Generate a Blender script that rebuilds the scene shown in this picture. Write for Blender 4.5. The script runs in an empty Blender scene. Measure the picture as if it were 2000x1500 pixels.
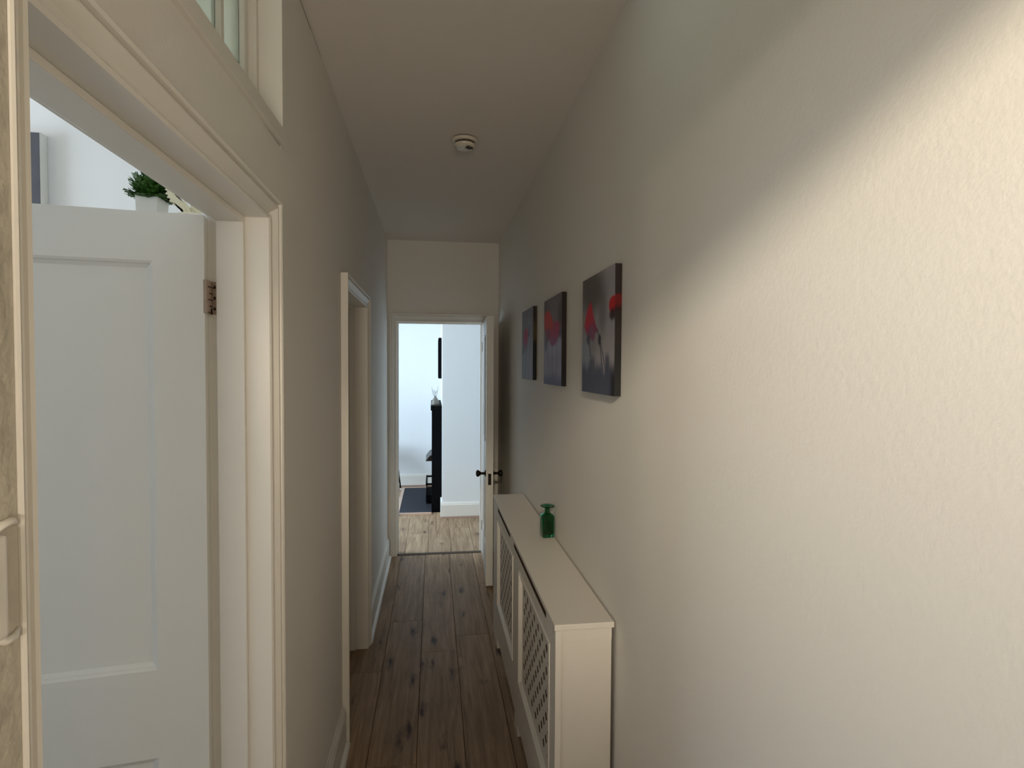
import bpy, bmesh, math, random
from mathutils import Matrix, Vector
random.seed(7)
sc = bpy.context.scene
C = sc.collection
R = math.radians

# ---------------------------------------------------------------- camera
cd = bpy.data.cameras.new('camera')
cam = bpy.data.objects.new('camera', cd); C.objects.link(cam)
cd.sensor_fit = 'HORIZONTAL'; cd.sensor_width = 36.0
cd.lens = 1103.4 / 2000 * 36.0
cd.clip_start = 0.02; cd.clip_end = 60
_r = Vector((0.99044495, -0.13781119, 0.0051841)); _u = Vector((-0.00105622, 0.03000941, 0.99954906)); _f = Vector((0.13790461, 0.99000379, -0.02957711))
m = Matrix((( _r.x, _u.x, -_f.x), (_r.y, _u.y, -_f.y), (_r.z, _u.z, -_f.z))).to_4x4()
cam.matrix_world = Matrix.Translation((0, 0, 1.57)) @ m
sc.camera = cam

# ---------------------------------------------------------------- world, lights, exposure
w = bpy.data.worlds.new('world'); sc.world = w; w.use_nodes = True
bg = w.node_tree.nodes['Background']; bg.inputs[0].default_value = (0.62, 0.78, 1.0, 1); bg.inputs[1].default_value = 1.0
sc.view_settings.view_transform = 'Standard'; sc.view_settings.look = 'None'
sc.view_settings.gamma = 1; sc.view_settings.use_curve_mapping = False
sc.view_settings.exposure = 0.0

def light(name, kind, loc, energy, color, target=None, **kw):
    l = bpy.data.lights.new(name, kind); l.energy = energy; l.color = color
    for k, v in kw.items(): setattr(l, k, v)
    o = bpy.data.objects.new(name, l); C.objects.link(o); o.location = loc
    if target is not None:
        o.rotation_euler = (Vector(target) - Vector(loc)).to_track_quat('-Z', 'Y').to_euler()
    return o
# ceiling spotlight of the entrance hall behind the camera; its light comes in under the lintel
light('entrance_spotlight', 'SPOT', (-0.22, -1.45, 2.465), 305, (1.0, 0.86, 0.66), target=(0.54, 0.85, 2.14),
      spot_size=R(56), spot_blend=1.0, shadow_soft_size=0.085)
# unseen fill spot, added to brighten the corridor ceiling and upper walls
light('entrance_fill_spot', 'SPOT', (-0.05, -2.2, 1.45), 108, (1.0, 0.87, 0.72), target=(0.05, 1.2, 3.0), spot_size=R(100), spot_blend=1.0, shadow_soft_size=0.22)
# small lamp in the left part of that hall, cut off by the left edge of the opening
light('entrance_side_lamp', 'POINT', (-0.955, -1.55, 2.165), 28, (1.0, 0.88, 0.72), shadow_soft_size=0.03)
# daylight through the window of the end room
light('end_room_daylight', 'AREA', (-2.5, 5.5, 1.65), 98, (0.60, 0.79, 1.0), target=(0.0, 5.6, 0.0), shape='RECTANGLE', size=1.3, size_y=1.6)
# daylight through the window of the side room
light('side_room_daylight', 'AREA', (-2.92, 1.55, 1.75), 30, (0.78, 0.89, 1.0), target=(-1.0, 1.9, 1.9), shape='RECTANGLE', size=0.9, size_y=1.2)
light('side_room_lamp', 'POINT', (-1.9, 1.45, 2.3), 2.5, (1.0, 0.86, 0.66), shadow_soft_size=0.1)

# ---------------------------------------------------------------- materials
def srgb(r, g, b):
    f = lambda c: (c/255/12.92) if c/255 <= 0.04045 else ((c/255+0.055)/1.055)**2.4
    return (f(r), f(g), f(b), 1)
def mat(name, col, rough=0.5, metal=0.0, bump=0.0, bscale=200.0, var=0.0, vscale=3.0, **kw):
    m = bpy.data.materials.new(name); m.use_nodes = True
    nt = m.node_tree; p = nt.nodes['Principled BSDF']
    p.inputs['Base Color'].default_value = col; p.inputs['Roughness'].default_value = rough; p.inputs['Metallic'].default_value = metal
    for k, v in kw.items(): p.inputs[k].default_value = v
    tc = nt.nodes.new('ShaderNodeTexCoord')
    if bump:
        n = nt.nodes.new('ShaderNodeTexNoise'); n.inputs['Scale'].default_value = bscale; n.inputs['Detail'].default_value = 3
        b = nt.nodes.new('ShaderNodeBump'); b.inputs['Strength'].default_value = bump; b.inputs['Distance'].default_value = 0.002
        nt.links.new(tc.outputs['Object'], n.inputs['Vector']); nt.links.new(n.outputs['Fac'], b.inputs['Height']); nt.links.new(b.outputs['Normal'], p.inputs['Normal'])
    if var:
        n = nt.nodes.new('ShaderNodeTexNoise'); n.inputs['Scale'].default_value = vscale; n.inputs['Detail'].default_value = 4
        rp = nt.nodes.new('ShaderNodeMapRange'); rp.inputs['To Min'].default_value = 1-var; rp.inputs['To Max'].default_value = 1+var
        mx = nt.nodes.new('ShaderNodeVectorMath'); mx.operation = 'SCALE'; mx.inputs[0].default_value = col[:3]
        nt.links.new(tc.outputs['Object'], n.inputs['Vector']); nt.links.new(n.outputs['Fac'], rp.inputs['Value'])
        nt.links.new(rp.outputs['Result'], mx.inputs['Scale']); nt.links.new(mx.outputs['Vector'], p.inputs['Base Color'])
    return m
M = {}
M['wall'] = mat('painted_plaster_wall', srgb(238, 234, 226), 0.75, bump=0.22, bscale=110, var=0.02)
M['rough_wall'] = mat('rough_painted_plaster', srgb(196, 189, 174), 0.85, bump=1.0, bscale=38, var=0.10, vscale=22)
for n in M['rough_wall'].node_tree.nodes:
    if n.type == 'BUMP': n.inputs['Distance'].default_value = .008
M['ceiling'] = mat('painted_ceiling', srgb(236, 230, 222), 0.85, bump=0.2, bscale=60, var=0.015)
M['room_wall'] = mat('bright_painted_wall', srgb(236, 238, 238), 0.8, bump=0.15, bscale=80)
M['gloss'] = mat('white_satin_woodwork', srgb(236, 232, 223), 0.42, bump=0.12, bscale=40, var=0.012)
M['door'] = mat('white_painted_door', srgb(238, 236, 229), 0.42, bump=0.12, bscale=50)
M['mdf'] = mat('white_painted_mdf', srgb(232, 227, 218), 0.45, bump=0.1, bscale=60)
M['raw_mdf_and_shade'] = mat('bare_mdf_and_hole_shade', srgb(66, 48, 36), 0.9, bump=0.2, bscale=200)  # bare MDF brown, also painting the shade of grille holes and slots
M['plastic'] = mat('white_plastic', srgb(222, 214, 198), 0.35, bump=0.02)
M['slot_and_shade_dark'] = mat('dark_slot_and_gap_shade', srgb(60, 52, 44), 0.6, bump=0.02)
M['hinge'] = mat('paint_smeared_steel_hinge', srgb(172, 152, 136), 0.5, metal=0.1, bump=0.4, bscale=300, var=0.2, vscale=90)
M['screw_and_gap_shade'] = mat('dark_screw_and_hinge_shade', srgb(60, 45, 35), 0.5, metal=0.6)
M['bronze'] = mat('dark_bronze_knob', srgb(44, 36, 32), 0.35, metal=0.7, bump=0.1)
M['black'] = mat('matt_black_cast_iron', srgb(5, 5, 6), 0.8, bump=0.2, bscale=80)
M['black'].node_tree.nodes['Principled BSDF'].inputs['Specular IOR Level'].default_value = .08
M['slate'] = mat('dark_slate_hearth', srgb(28, 30, 40), 0.8, bump=0.3, bscale=60, var=0.1, vscale=9)
M['pinkwood'] = mat('pale_wood_edging', srgb(206, 176, 156), 0.5, bump=0.1, var=0.08, vscale=20)
M['brown_bead'] = mat('brown_wood_bead', srgb(150, 120, 104), 0.5, bump=0.1, var=0.1, vscale=20)
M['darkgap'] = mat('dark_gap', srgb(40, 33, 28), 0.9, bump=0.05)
M['strip'] = mat('dark_threshold_strip', srgb(70, 56, 42), 0.8, metal=0.0, bump=0.05)
M['canvas_side'] = mat('white_canvas_edge', srgb(236, 236, 232), 0.8, bump=0.3, bscale=300)
M['grey_canvas'] = mat('dark_grey_canvas_print', srgb(84, 86, 92), 0.8, bump=0.2, bscale=300, var=0.35, vscale=9)
M['pot'] = mat('white_ceramic_pot', srgb(228, 228, 220), 0.4, bump=0.05)
M['leaf'] = mat('green_leaf', srgb(42, 84, 12), 0.5, var=0.6, vscale=60)
M['soil'] = mat('dark_soil', srgb(40, 32, 24), 0.9, bump=0.5)
M['cream'] = mat('cream_resin', srgb(236, 228, 196), 0.5, bump=0.3, bscale=150)
M['silver'] = mat('mercury_glass', srgb(112, 108, 98), 0.45, metal=0.15, bump=0.5, bscale=120, var=0.25, vscale=60)
M['twig'] = mat('grey_twig', srgb(60, 52, 44), 0.8, bump=0.2)
M['mirror'] = mat('mirror_glass', srgb(200, 210, 215), 0.05, metal=1.0)
M['whitecap'] = mat('white_foot_cap', srgb(225, 222, 215), 0.5)
g = mat('green_bottle_glass', (0.02, 0.36, 0.14, 1), 0.06)
g.node_tree.nodes['Principled BSDF'].inputs['Transmission Weight'].default_value = 1.0
g.node_tree.nodes['Principled BSDF'].inputs['IOR'].default_value = 1.45
M['green_glass'] = g
g = mat('greenish_window_glass', (0.74, 0.82, 0.68, 1), 0.12)
g.node_tree.nodes['Principled BSDF'].inputs['Transmission Weight'].default_value = 1.0
g.node_tree.nodes['Principled BSDF'].inputs['IOR'].default_value = 1.3
M['pane'] = g

def wood():
    m = bpy.data.materials.new('oak_laminate'); m.use_nodes = True; nt = m.node_tree; p = nt.nodes['Principled BSDF']
    N = nt.nodes.new; L = nt.links.new
    tc = N('ShaderNodeTexCoord'); oi = N('ShaderNodeObjectInfo')
    off = N('ShaderNodeVectorMath'); off.operation = 'SCALE'; off.inputs[0].default_value = (13.1, 57.7, 3.3)
    L(oi.outputs['Random'], off.inputs['Scale'])
    add = N('ShaderNodeVectorMath'); add.operation = 'ADD'; L(tc.outputs['Object'], add.inputs[0]); L(off.outputs['Vector'], add.inputs[1])
    mp = N('ShaderNodeMapping'); mp.inputs['Scale'].default_value = (22, 1.3, 1); L(add.outputs['Vector'], mp.inputs['Vector'])
    n1 = N('ShaderNodeTexNoise'); n1.inputs['Scale'].default_value = 2.0; n1.inputs['Detail'].default_value = 6; n1.inputs['Roughness'].default_value = .62; n1.inputs['Distortion'].default_value = .6
    L(mp.outputs['Vector'], n1.inputs['Vector'])
    mp2 = N('ShaderNodeMapping'); mp2.inputs['Scale'].default_value = (8.5, 2.3, 1); L(add.outputs['Vector'], mp2.inputs['Vector'])
    vo = N('ShaderNodeTexVoronoi'); vo.inputs['Scale'].default_value = 1.3; vo.inputs['Randomness'].default_value = .95; L(mp2.outputs['Vector'], vo.inputs['Vector'])
    nz = N('ShaderNodeTexNoise'); nz.inputs['Scale'].default_value = 7; nz.inputs['Detail'].default_value = 4; L(mp2.outputs['Vector'], nz.inputs['Vector'])
    ad = N('ShaderNodeMath'); ad.operation = 'MULTIPLY_ADD'; ad.inputs[1].default_value = .50; L(nz.outputs['Fac'], ad.inputs[0]); L(vo.outputs['Distance'], ad.inputs[2])
    kr = N('ShaderNodeMapRange'); kr.inputs['From Min'].default_value = .29; kr.inputs['From Max'].default_value = .50; kr.inputs['To Min'].default_value = 1; kr.inputs['To Max'].default_value = 0
    L(ad.outputs[0], kr.inputs['Value'])
    cr = N('ShaderNodeValToRGB'); e = cr.color_ramp.elements
    e[0].position = .30; e[0].color = srgb(124, 98, 70); e[1].position = .70; e[1].color = srgb(184, 154, 122)
    L(n1.outputs['Fac'], cr.inputs['Fac'])
    tone = N('ShaderNodeMapRange'); tone.inputs['To Min'].default_value = .86; tone.inputs['To Max'].default_value = 1.1; L(oi.outputs['Random'], tone.inputs['Value'])
    sc_ = N('ShaderNodeVectorMath'); sc_.operation = 'SCALE'; L(cr.outputs['Color'], sc_.inputs[0]); L(tone.outputs['Result'], sc_.inputs['Scale'])
    mx = N('ShaderNodeMixRGB'); mx.inputs['Color2'].default_value = srgb(62, 40, 24); L(kr.outputs['Result'], mx.inputs['Fac']); L(sc_.outputs['Vector'], mx.inputs['Color1'])
    L(mx.outputs['Color'], p.inputs['Base Color']); p.inputs['Roughness'].default_value = .55; p.inputs['Specular IOR Level'].default_value = .3
    b = N('ShaderNodeBump'); b.inputs['Strength'].default_value = .15; b.inputs['Distance'].default_value = .001; L(n1.outputs['Fac'], b.inputs['Height']); L(b.outputs['Normal'], p.inputs['Normal'])
    return m
M['oak'] = wood()

# ---------------------------------------------------------------- helpers
def obj(name, bm, material, parent=None, smooth=False):
    me = bpy.data.meshes.new(name); bmesh.ops.recalc_face_normals(bm, faces=bm.faces[:]); bm.to_mesh(me); bm.free()
    if smooth:
        for p in me.polygons: p.use_smooth = True
    ms = material if isinstance(material, (list, tuple)) else [material]
    for x in ms: me.materials.append(x)
    o = bpy.data.objects.new(name, me); C.objects.link(o)
    if parent is not None:
        o.parent = parent; o.matrix_parent_inverse = world_of(parent).inverted()
    return o
def world_of(o):
    mtx = Matrix.LocRotScale(o.location, o.rotation_euler, o.scale)
    if o.parent: mtx = world_of(o.parent) @ o.matrix_parent_inverse @ mtx
    return mtx
def thing(name, label, cat, loc=(0, 0, 0), group=None, kind=None):
    o = bpy.data.objects.new(name, None); C.objects.link(o); o.location = loc; o.empty_display_size = .05
    tag(o, label, cat, group, kind); return o
def tag(o, label=None, cat=None, group=None, kind=None):
    if label: o['label'] = label
    if cat: o['category'] = cat
    if group: o['group'] = group
    if kind: o['kind'] = kind
    return o
def struct(name, bm, material, parent=None, label=None, cat=None):
    o = obj(name, bm, material, parent)
    if parent is None: tag(o, label, cat, kind='structure')
    return o
def box(bm, x0, x1, y0, y1, z0, z1, bev=0.0, mtx=None):
    vs = [bm.verts.new((x, y, z)) for x in (x0, x1) for y in (y0, y1) for z in (z0, z1)]
    fs = [(0, 1, 3, 2), (4, 6, 7, 5), (0, 4, 5, 1), (2, 3, 7, 6), (0, 2, 6, 4), (1, 5, 7, 3)]
    F = [bm.faces.new([vs[i] for i in f]) for f in fs]
    if bev > 0:
        es = list({e for f in F for e in f.edges})
        r = bmesh.ops.bevel(bm, geom=es, offset=bev, segments=2, affect='EDGES', profile=.6)
        vs = list({v for f in r['faces'] for v in f.verts} | {v for v in vs if v.is_valid})
    if mtx is not None:
        for v in vs: v.co = mtx @ v.co
    return vs
def bx(*a, **k):
    bm = bmesh.new(); box(bm, *a, **k); return bm
def grid_wall(axis, t0, t1, a0, a1, z0, z1, holes):
    """solid wall with rectangular openings; axis 'X': normal along X, runs along Y; 'Y': the other way round"""
    A = sorted({a0, a1} | {h[i] for h in holes for i in (0, 1)}); Z = sorted({z0, z1} | {h[i] for h in holes for i in (2, 3)})
    A = [a for a in A if a0 <= a <= a1]; Z = [z for z in Z if z0 <= z <= z1]
    solid = lambda i, j: 0 <= i < len(A)-1 and 0 <= j < len(Z)-1 and not any(h[0] <= (A[i]+A[i+1])/2 <= h[1] and h[2] <= (Z[j]+Z[j+1])/2 <= h[3] for h in holes)
    bm = bmesh.new(); vc = {}
    def v(t, a, z):
        k = (round(t, 4), round(a, 4), round(z, 4))
        if k not in vc: vc[k] = bm.verts.new((t, a, z) if axis == 'X' else (a, t, z))
        return vc[k]
    for i in range(len(A)-1):
        for j in range(len(Z)-1):
            if not solid(i, j): continue
            a, b, c, d = A[i], A[i+1], Z[j], Z[j+1]
            for t in (t0, t1): bm.faces.new([v(t, a, c), v(t, b, c), v(t, b, d), v(t, a, d)])
            if not solid(i-1, j): bm.faces.new([v(t0, a, c), v(t1, a, c), v(t1, a, d), v(t0, a, d)])
            if not solid(i+1, j): bm.faces.new([v(t0, b, c), v(t1, b, c), v(t1, b, d), v(t0, b, d)])
            if not solid(i, j-1): bm.faces.new([v(t0, a, c), v(t1, a, c), v(t1, b, c), v(t0, b, c)])
            if not solid(i, j+1): bm.faces.new([v(t0, a, d), v(t1, a, d), v(t1, b, d), v(t0, b, d)])
    return bm
def lathe(bm, prof, cx, cy, n=24, sq=None):
    """prof: (radius, z) list, bottom to top"""
    rings = []
    for r, z in prof:
        rings.append([bm.verts.new((cx + r*math.cos(2*math.pi*k/n), cy + r*math.sin(2*math.pi*k/n), z)) for k in range(n)])
    for a, b in zip(rings, rings[1:]):
        for k in range(n): bm.faces.new([a[k], a[(k+1) % n], b[(k+1) % n], b[k]])
    bm.faces.new(rings[0]); bm.faces.new(rings[-1])
def tube(bm, pts, rads, n=8):
    rings = []
    for i, p in enumerate(pts):
        p = Vector(p); d = (Vector(pts[min(i+1, len(pts)-1)]) - Vector(pts[max(i-1, 0)])).normalized()
        a = d.orthogonal().normalized(); b = d.cross(a); r = rads[i] if isinstance(rads, (list, tuple)) else rads
        if i and rings:   # keep rings aligned
            ref = (rings[-1][0].co - Vector(pts[i-1])); ref = (ref - d*ref.dot(d))
            if ref.length > 1e-6: a = ref.normalized(); b = d.cross(a)
        rings.append([bm.verts.new(p + a*r*math.cos(2*math.pi*k/n) + b*r*math.sin(2*math.pi*k/n)) for k in range(n)])
    for a, b in zip(rings, rings[1:]):
        for k in range(n): bm.faces.new([a[k], a[(k+1) % n], b[(k+1) % n], b[k]])
    bm.faces.new(rings[0]); bm.faces.new(rings[-1])
def sweep(bm, prof, stations):
    """prof: list of (w,h); stations: functions (w,h)->point; closed profile swept over the stations"""
    rings = [[bm.verts.new(s(a, b)) for a, b in prof] for s in stations]
    n = len(prof)
    for r0, r1 in zip(rings, rings[1:]):
        for k in range(n): bm.faces.new([r0[k], r0[(k+1) % n], r1[(k+1) % n], r1[k]])
    bm.faces.new(rings[0]); bm.faces.new(rings[-1])
CAS = [(0, 0), (0, .017), (.005, .020), (.009, .018), (.0105, .012), (.014, .012), (.020, .016), (.028, .023), (.034, .028), (.0375, .028), (.039, .021), (.0415, .021), (.044, .031), (.049, .0335), (.052, .032), (.052, 0)]
def architrave(parent, plane, a0, a1, zt, k0=1.0, k1=1.0, kt=1.0):
    """moulded casing: two legs and a head, mitred. plane(a, z, proud)->point"""
    for nm, st in (('architrave_leg', [lambda w_, h: plane(a0-w_*k0, 0.0, h), lambda w_, h: plane(a0-w_*k0, zt+w_*kt, h)]),
                   ('architrave_leg', [lambda w_, h: plane(a1+w_*k1, 0.0, h), lambda w_, h: plane(a1+w_*k1, zt+w_*kt, h)]),
                   ('architrave_head', [lambda w_, h: plane(a0-w_*k0, zt+w_*kt, h), lambda w_, h: plane(a1+w_*k1, zt+w_*kt, h)])):
        bm = bmesh.new(); sweep(bm, CAS, st); obj(nm, bm, M['gloss'], parent)

XL, XR, ZC, YE = -0.372, 0.541, 2.604, 4.73
XB = -0.482        # side-room face of the left wall

# ---------------------------------------------------------------- the shell
floor = struct('floor', bx(-3.2, 1.3, -3.2, 7.7, -0.12, -0.011), M['darkgap'])
struct('ceiling', bx(-3.2, 1.3, -3.2, 7.7, ZC, ZC+.12), M['ceiling'])
struct('wall_left', grid_wall('X', XB, XL, .50, YE, 0, ZC-.010, [(.50, 1.325, 0, 1.915), (.50, 1.470, 2.105, 2.555), (2.405, 3.205, 0, 1.915)]), M['wall'])
struct('wall_left_near', grid_wall('X', XB, -.342, -.26, .5175, 0, ZC, []), M['rough_wall'])
# cracked joint of left wall and ceiling; dark boxes stand in for its shade
bm = bmesh.new(); box(bm, XB, XL-.012, .50, YE, ZC-.010, ZC); box(bm, XL-.012, XL-.0015, .50, 2.0, ZC-.010, ZC); struct('joint_shade', bm, M['darkgap'])
bm = bmesh.new(); box(bm, XL-.012, XL, 2.0, YE, ZC-.010, ZC-.0005)
for k in range(8):
    y = .5+.19*k; box(bm, XL-.012, XL-.0005, y, y+.19, ZC-.010, ZC-.010+[.001,.002,0.0005,.003,.002,.004,.004,.006][k])
struct('trim_3', bm, M['wall'])
struct('wall_right', bx(XR, XR+.12, -3.1, YE, 0, ZC), M['wall'])
struct('wall_end', grid_wall('Y', YE, YE+.11, -2.75, 1.2, 0, ZC, [(-.318, .425, 0, 1.962)]), M['wall'])
struct('wall_far', bx(-2.75, 1.2, 7.5, 7.6, 0, ZC), M['room_wall'])
struct('wall_window', grid_wall('X', -2.75, -2.62, YE+.11, 7.5, 0, ZC, [(4.9, 6.4, .7, 2.4)]), M['room_wall'])
struct('wall_alcove', bx(1.1, 1.2, YE+.11, 5.88, 0, ZC), M['room_wall'])
struct('wall_chimney', bx(.092, 1.2, 5.88, 7.5, 0, ZC), M['room_wall'])
# entrance hall behind the camera with its lintel
struct('wall_lintel', grid_wall('Y', -.26, -.14, -2.2, XR, 0, ZC, [(-.31, .50, 0, 2.122)]), M['wall'])
struct('wall_entrance', bx(-2.2, XR, -3.1, -3.0, 0, ZC), M['wall'])
struct('wall_entrance_left', bx(-2.2, -2.1, -3.0, -.26, 0, ZC), M['wall'])
# side room
struct('wall_side_room_back', bx(-3.1, XB, 2.2, 2.3, 0, ZC), M['room_wall'])
struct('wall_side_room_front', bx(-3.1, XB, -.14, -.04, 0, ZC), M['room_wall'])
struct('wall_side_room_window', grid_wall('X', -3.1, -3.0, -.04, 2.2, 0, ZC, [(1.0, 2.1, 1.0, 2.4)]), M['room_wall'])

def room_window(name, x0, x1, y0, y1, z0, z1, bars):
    t = thing(name, None, None, (x0, y0, z0), kind='structure')
    bm = bmesh.new(); f = .05
    box(bm, x0, x1, y0, y0+f, z0, z1); box(bm, x0, x1, y1-f, y1, z0, z1); box(bm, x0, x1, y0+f, y1-f, z0, z0+f); box(bm, x0, x1, y0+f, y1-f, z1-f, z1)
    obj('window_frame', bm, M['gloss'], t)
    xm = (x0+x1)/2
    for k in range(1, bars):
        y = y0 + (y1-y0)*k/bars
        obj('glazing_bar', bx(xm-.015, xm+.015, y-.015, y+.015, z0+f, z1-f), M['gloss'], t)
    obj('glazing_bar', bx(xm-.02, xm+.02, y0+f, y1-f, (z0+z1)/2-.02, (z0+z1)/2+.02), M['gloss'], t)
    return t
room_window('window_2', -2.74, -2.66, 4.9, 6.4, .7, 2.4, 2)
room_window('window_3', -3.09, -3.02, 1.0, 2.1, 1.0, 2.4, 2)

# floor planks, laid lengthways
plank_cache = {}
def plank(x0, x1, y0, y1):
    g_ = .0009
    k = (round(x1-x0, 3), round(y1-y0, 3))
    if k not in plank_cache:
        bm = bmesh.new(); hx, hy = (x1-x0)/2-g_, (y1-y0)/2-g_; c = .0016
        lo = [bm.verts.new((sx*hx, sy*hy, z)) for z in (-.010,) for sx, sy in ((-1, -1), (1, -1), (1, 1), (-1, 1))]
        mi = [bm.verts.new((sx*hx, sy*hy, -c)) for sx, sy in ((-1, -1), (1, -1), (1, 1), (-1, 1))]
        hi = [bm.verts.new((sx*(hx-c), sy*(hy-c), 0)) for sx, sy in ((-1, -1), (1, -1), (1, 1), (-1, 1))]
        bm.faces.new(hi)
        for a, b in ((lo, mi), (mi, hi)):
            for i in range(4): bm.faces.new([a[i], a[(i+1) % 4], b[(i+1) % 4], b[i]])
        o = obj('plank', bm, M['oak'], floor); plank_cache[k] = o.data
    else:
        o = bpy.data.objects.new('plank', plank_cache[k]); C.objects.link(o); o.parent = floor
    o.location = ((x0+x1)/2, (y0+y1)/2, 0)
def lay(x0, x1, y0, y1, joints, first):
    W = .196; xs = [x0]; x = first
    while x < x1-.01:
        if x > x0+.01: xs.append(x)
        x += W
    xs.append(x1)
    for i, (a, b) in enumerate(zip(xs, xs[1:])):
        key = round((a+b)/2, 2); js = None
        for jx, jl in joints:
            if a <= jx <= b: js = jl
        if js is None:
            s = random.uniform(0, 1.28); js = [y0 - 1.28 + s + 1.28*k for k in range(8)]
        js = [j for j in js if y0+.05 < j < y1-.05]
        ys = [y0] + js + [y1]
        for c, d in zip(ys, ys[1:]): plank(a, b, c, d)
lay(-.482, XR, -.9, YE+.02, [(-.35, [-2.2, -.9, .37, 1.65, 2.93]), (-.16, [-1.6, -.34, .94, 2.22, 3.50]), (.03, [-2.0, -.74, .54, 1.82, 3.10]),
                           (.23, [-1.85, -.57, .71, 1.99, 3.27]), (.42, [-2.3, -1.0, .28, 1.5, 2.8, 4.05])], -.457)
lay(-2.62, 1.1, YE+.04, 7.5, [(-.12, [5.35, 6.63]), (.05, [6.2]), (-.32, [5.9, 7.2]), (.25, [5.5])], -2.62+.03)

# skirtings
SK = [(0, 0), (.016, 0), (.016, .135), (.012, .142), (.012, .150), (.006, .158), (.004, .166), (0, .166)]
BE = [(.016, 0), (.033, 0), (.0315, .006), (.027, .012), (.016, .017)]
def skirting(name, plane, segs, beadmat):
    bm = bmesh.new()
    for a, b in segs: sweep(bm, SK, [lambda w_, h, a=a: plane(a, w_, h), lambda w_, h, b=b: plane(b, w_, h)])
    o = struct(name, bm, M['gloss'])
    for a, b in segs:
        bm = bmesh.new(); sweep(bm, BE, [lambda w_, h, a=a: plane(a, w_, h), lambda w_, h, b=b: plane(b, w_, h)])
        obj('quadrant_bead', bm, beadmat, o)
skirting('baseboard_left', lambda a, w_, h: (XL+w_, a, h), [(1.352, 2.375), (3.235, YE-.028)], M['gloss'])
skirting('baseboard_right', lambda a, w_, h: (XR-w_, a, h), [(-.1, 1.60), (3.33, YE-.028)], M['gloss'])
skirting('baseboard_far', lambda a, w_, h: (a, 7.5-w_, h), [(-2.6, .092)], M['brown_bead'])
skirting('baseboard_chimney', lambda a, w_, h: (a, 5.88-w_, h), [(.078, 1.1)], M['brown_bead'])
struct('baseboard_chimney_side', bx(.076, .092, 5.88, 6.10, 0, .166), M['gloss'])
struct('trim_2', bx(-.297, .404, YE+.0, YE+.045, -.004, .004, bev=.0015), M['strip'])

# ---------------------------------------------------------------- doors
def panel_leaf(name, parent, W, T, H, panels, mtx, material, z0=0.0, inset=.012, ch=.014):
    """panelled leaf in local frame: x along width, y thickness, z height; panels: (x0,x1,z0,z1)"""
    bm = bmesh.new()
    X = sorted({0, W} | {p[i] for p in panels for i in (0, 1)}); Z = sorted({z0, H} | {p[i] for p in panels for i in (2, 3)})
    inp = lambda x, z: any(p[0] < x < p[1] and p[2] < z < p[3] for p in panels)
    for y, s in ((0, 1), (T, -1)):
        for i in range(len(X)-1):
            for j in range(len(Z)-1):
                if inp((X[i]+X[i+1])/2, (Z[j]+Z[j+1])/2): continue
                bm.faces.new([bm.verts.new((a, y, b)) for a, b in ((X[i], Z[j]), (X[i+1], Z[j]), (X[i+1], Z[j+1]), (X[i], Z[j+1]))])
        for p in panels:
            o_ = [(p[0], p[2]), (p[1], p[2]), (p[1], p[3]), (p[0], p[3])]
            c_ = ((1, 1), (-1, 1), (-1, -1), (1, -1))
            rings = []
            for d, yy in ((0, 0), (ch*.35, inset*.25), (ch*.45, inset*.6), (ch, inset)):
                rings.append([bm.verts.new((a+c[0]*d, y+s*yy, b+c[1]*d)) for (a, b), c in zip(o_, c_)])
            for r0, r1 in zip(rings, rings[1:]):
                for k in range(4): bm.faces.new([r0[k], r0[(k+1) % 4], r1[(k+1) % 4], r1[k]])
            bm.faces.new(rings[-1])
    for q in (((0, 0, z0), (0, T, z0), (0, T, H), (0, 0, H)), ((W, 0, z0), (W, T, z0), (W, T, H), (W, 0, H)), ((0, 0, z0), (W, 0, z0), (W, T, z0), (0, T, z0)), ((0, 0, H), (W, 0, H), (W, T, H), (0, T, H))):
        bm.faces.new([bm.verts.new(v) for v in q])
    bmesh.ops.remove_doubles(bm, verts=bm.verts[:], dist=1e-5)
    for v in bm.verts: v.co = mtx @ v.co
    return obj(name, bm, material, parent)

def door_frame(t, y0, y1, zt, x_out, x_in, stop0, stop1):
    """lining and stop of a doorway in the left wall"""
    th = .025
    obj('jamb', bx(x_in, x_out, y0-th+.0, y0, 0, zt+.0), M['gloss'], t)
    obj('jamb', bx(x_in, x_out, y1, y1+th, 0, zt), M['gloss'], t)
    obj('head_lining', bx(x_in, x_out, y0-th, y1+th, zt, zt+th), M['gloss'], t)
    bm = bmesh.new(); box(bm, stop1, stop0, y0, y0+.012, 0, zt-.012, bev=.002); obj('door_stop', bm, M['gloss'], t)
    bm = bmesh.new(); box(bm, stop1, stop0, y1-.012, y1, 0, zt-.012, bev=.002); obj('door_stop', bm, M['gloss'], t)
    bm = bmesh.new(); box(bm, stop1, stop0, y0, y1, zt-.012, zt, bev=.002); obj('door_stop', bm, M['gloss'], t)

# door_1: near doorway on the left, leaf swung into the side room
d1 = thing('door_1', None, None, (XL, .9, 0), kind='structure')
Y0, Y1, ZT = .5624, 1.2994, 1.892
door_frame(d1, Y0, Y1, ZT, XL, XB, -.404, -.460)
architrave(d1, lambda a, z, h: (XL+h, a, z), Y0, Y1, ZT, .85, 1.0, .92)
ang = math.atan2(-.134, -.991)
u = Vector((-.991, -.134, 0)).normalized()
nrm = Vector((-u.y, u.x, 0)); nrm = nrm if nrm.y > 0 else -nrm      # away from the hall
org = Vector((-.474, 1.263, .008)); org.y -= .0
mt = Matrix(((u.x, nrm.x, 0, org.x), (u.y, nrm.y, 0, org.y), (0, 0, 1, 0), (0, 0, 0, 1)))
leaf1 = panel_leaf('door_leaf', d1, .715, .036, 1.883, [(.095, .62, .190, .748), (.095, .62, .935, 1.784)], mt, M['door'], z0=.008)
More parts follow.
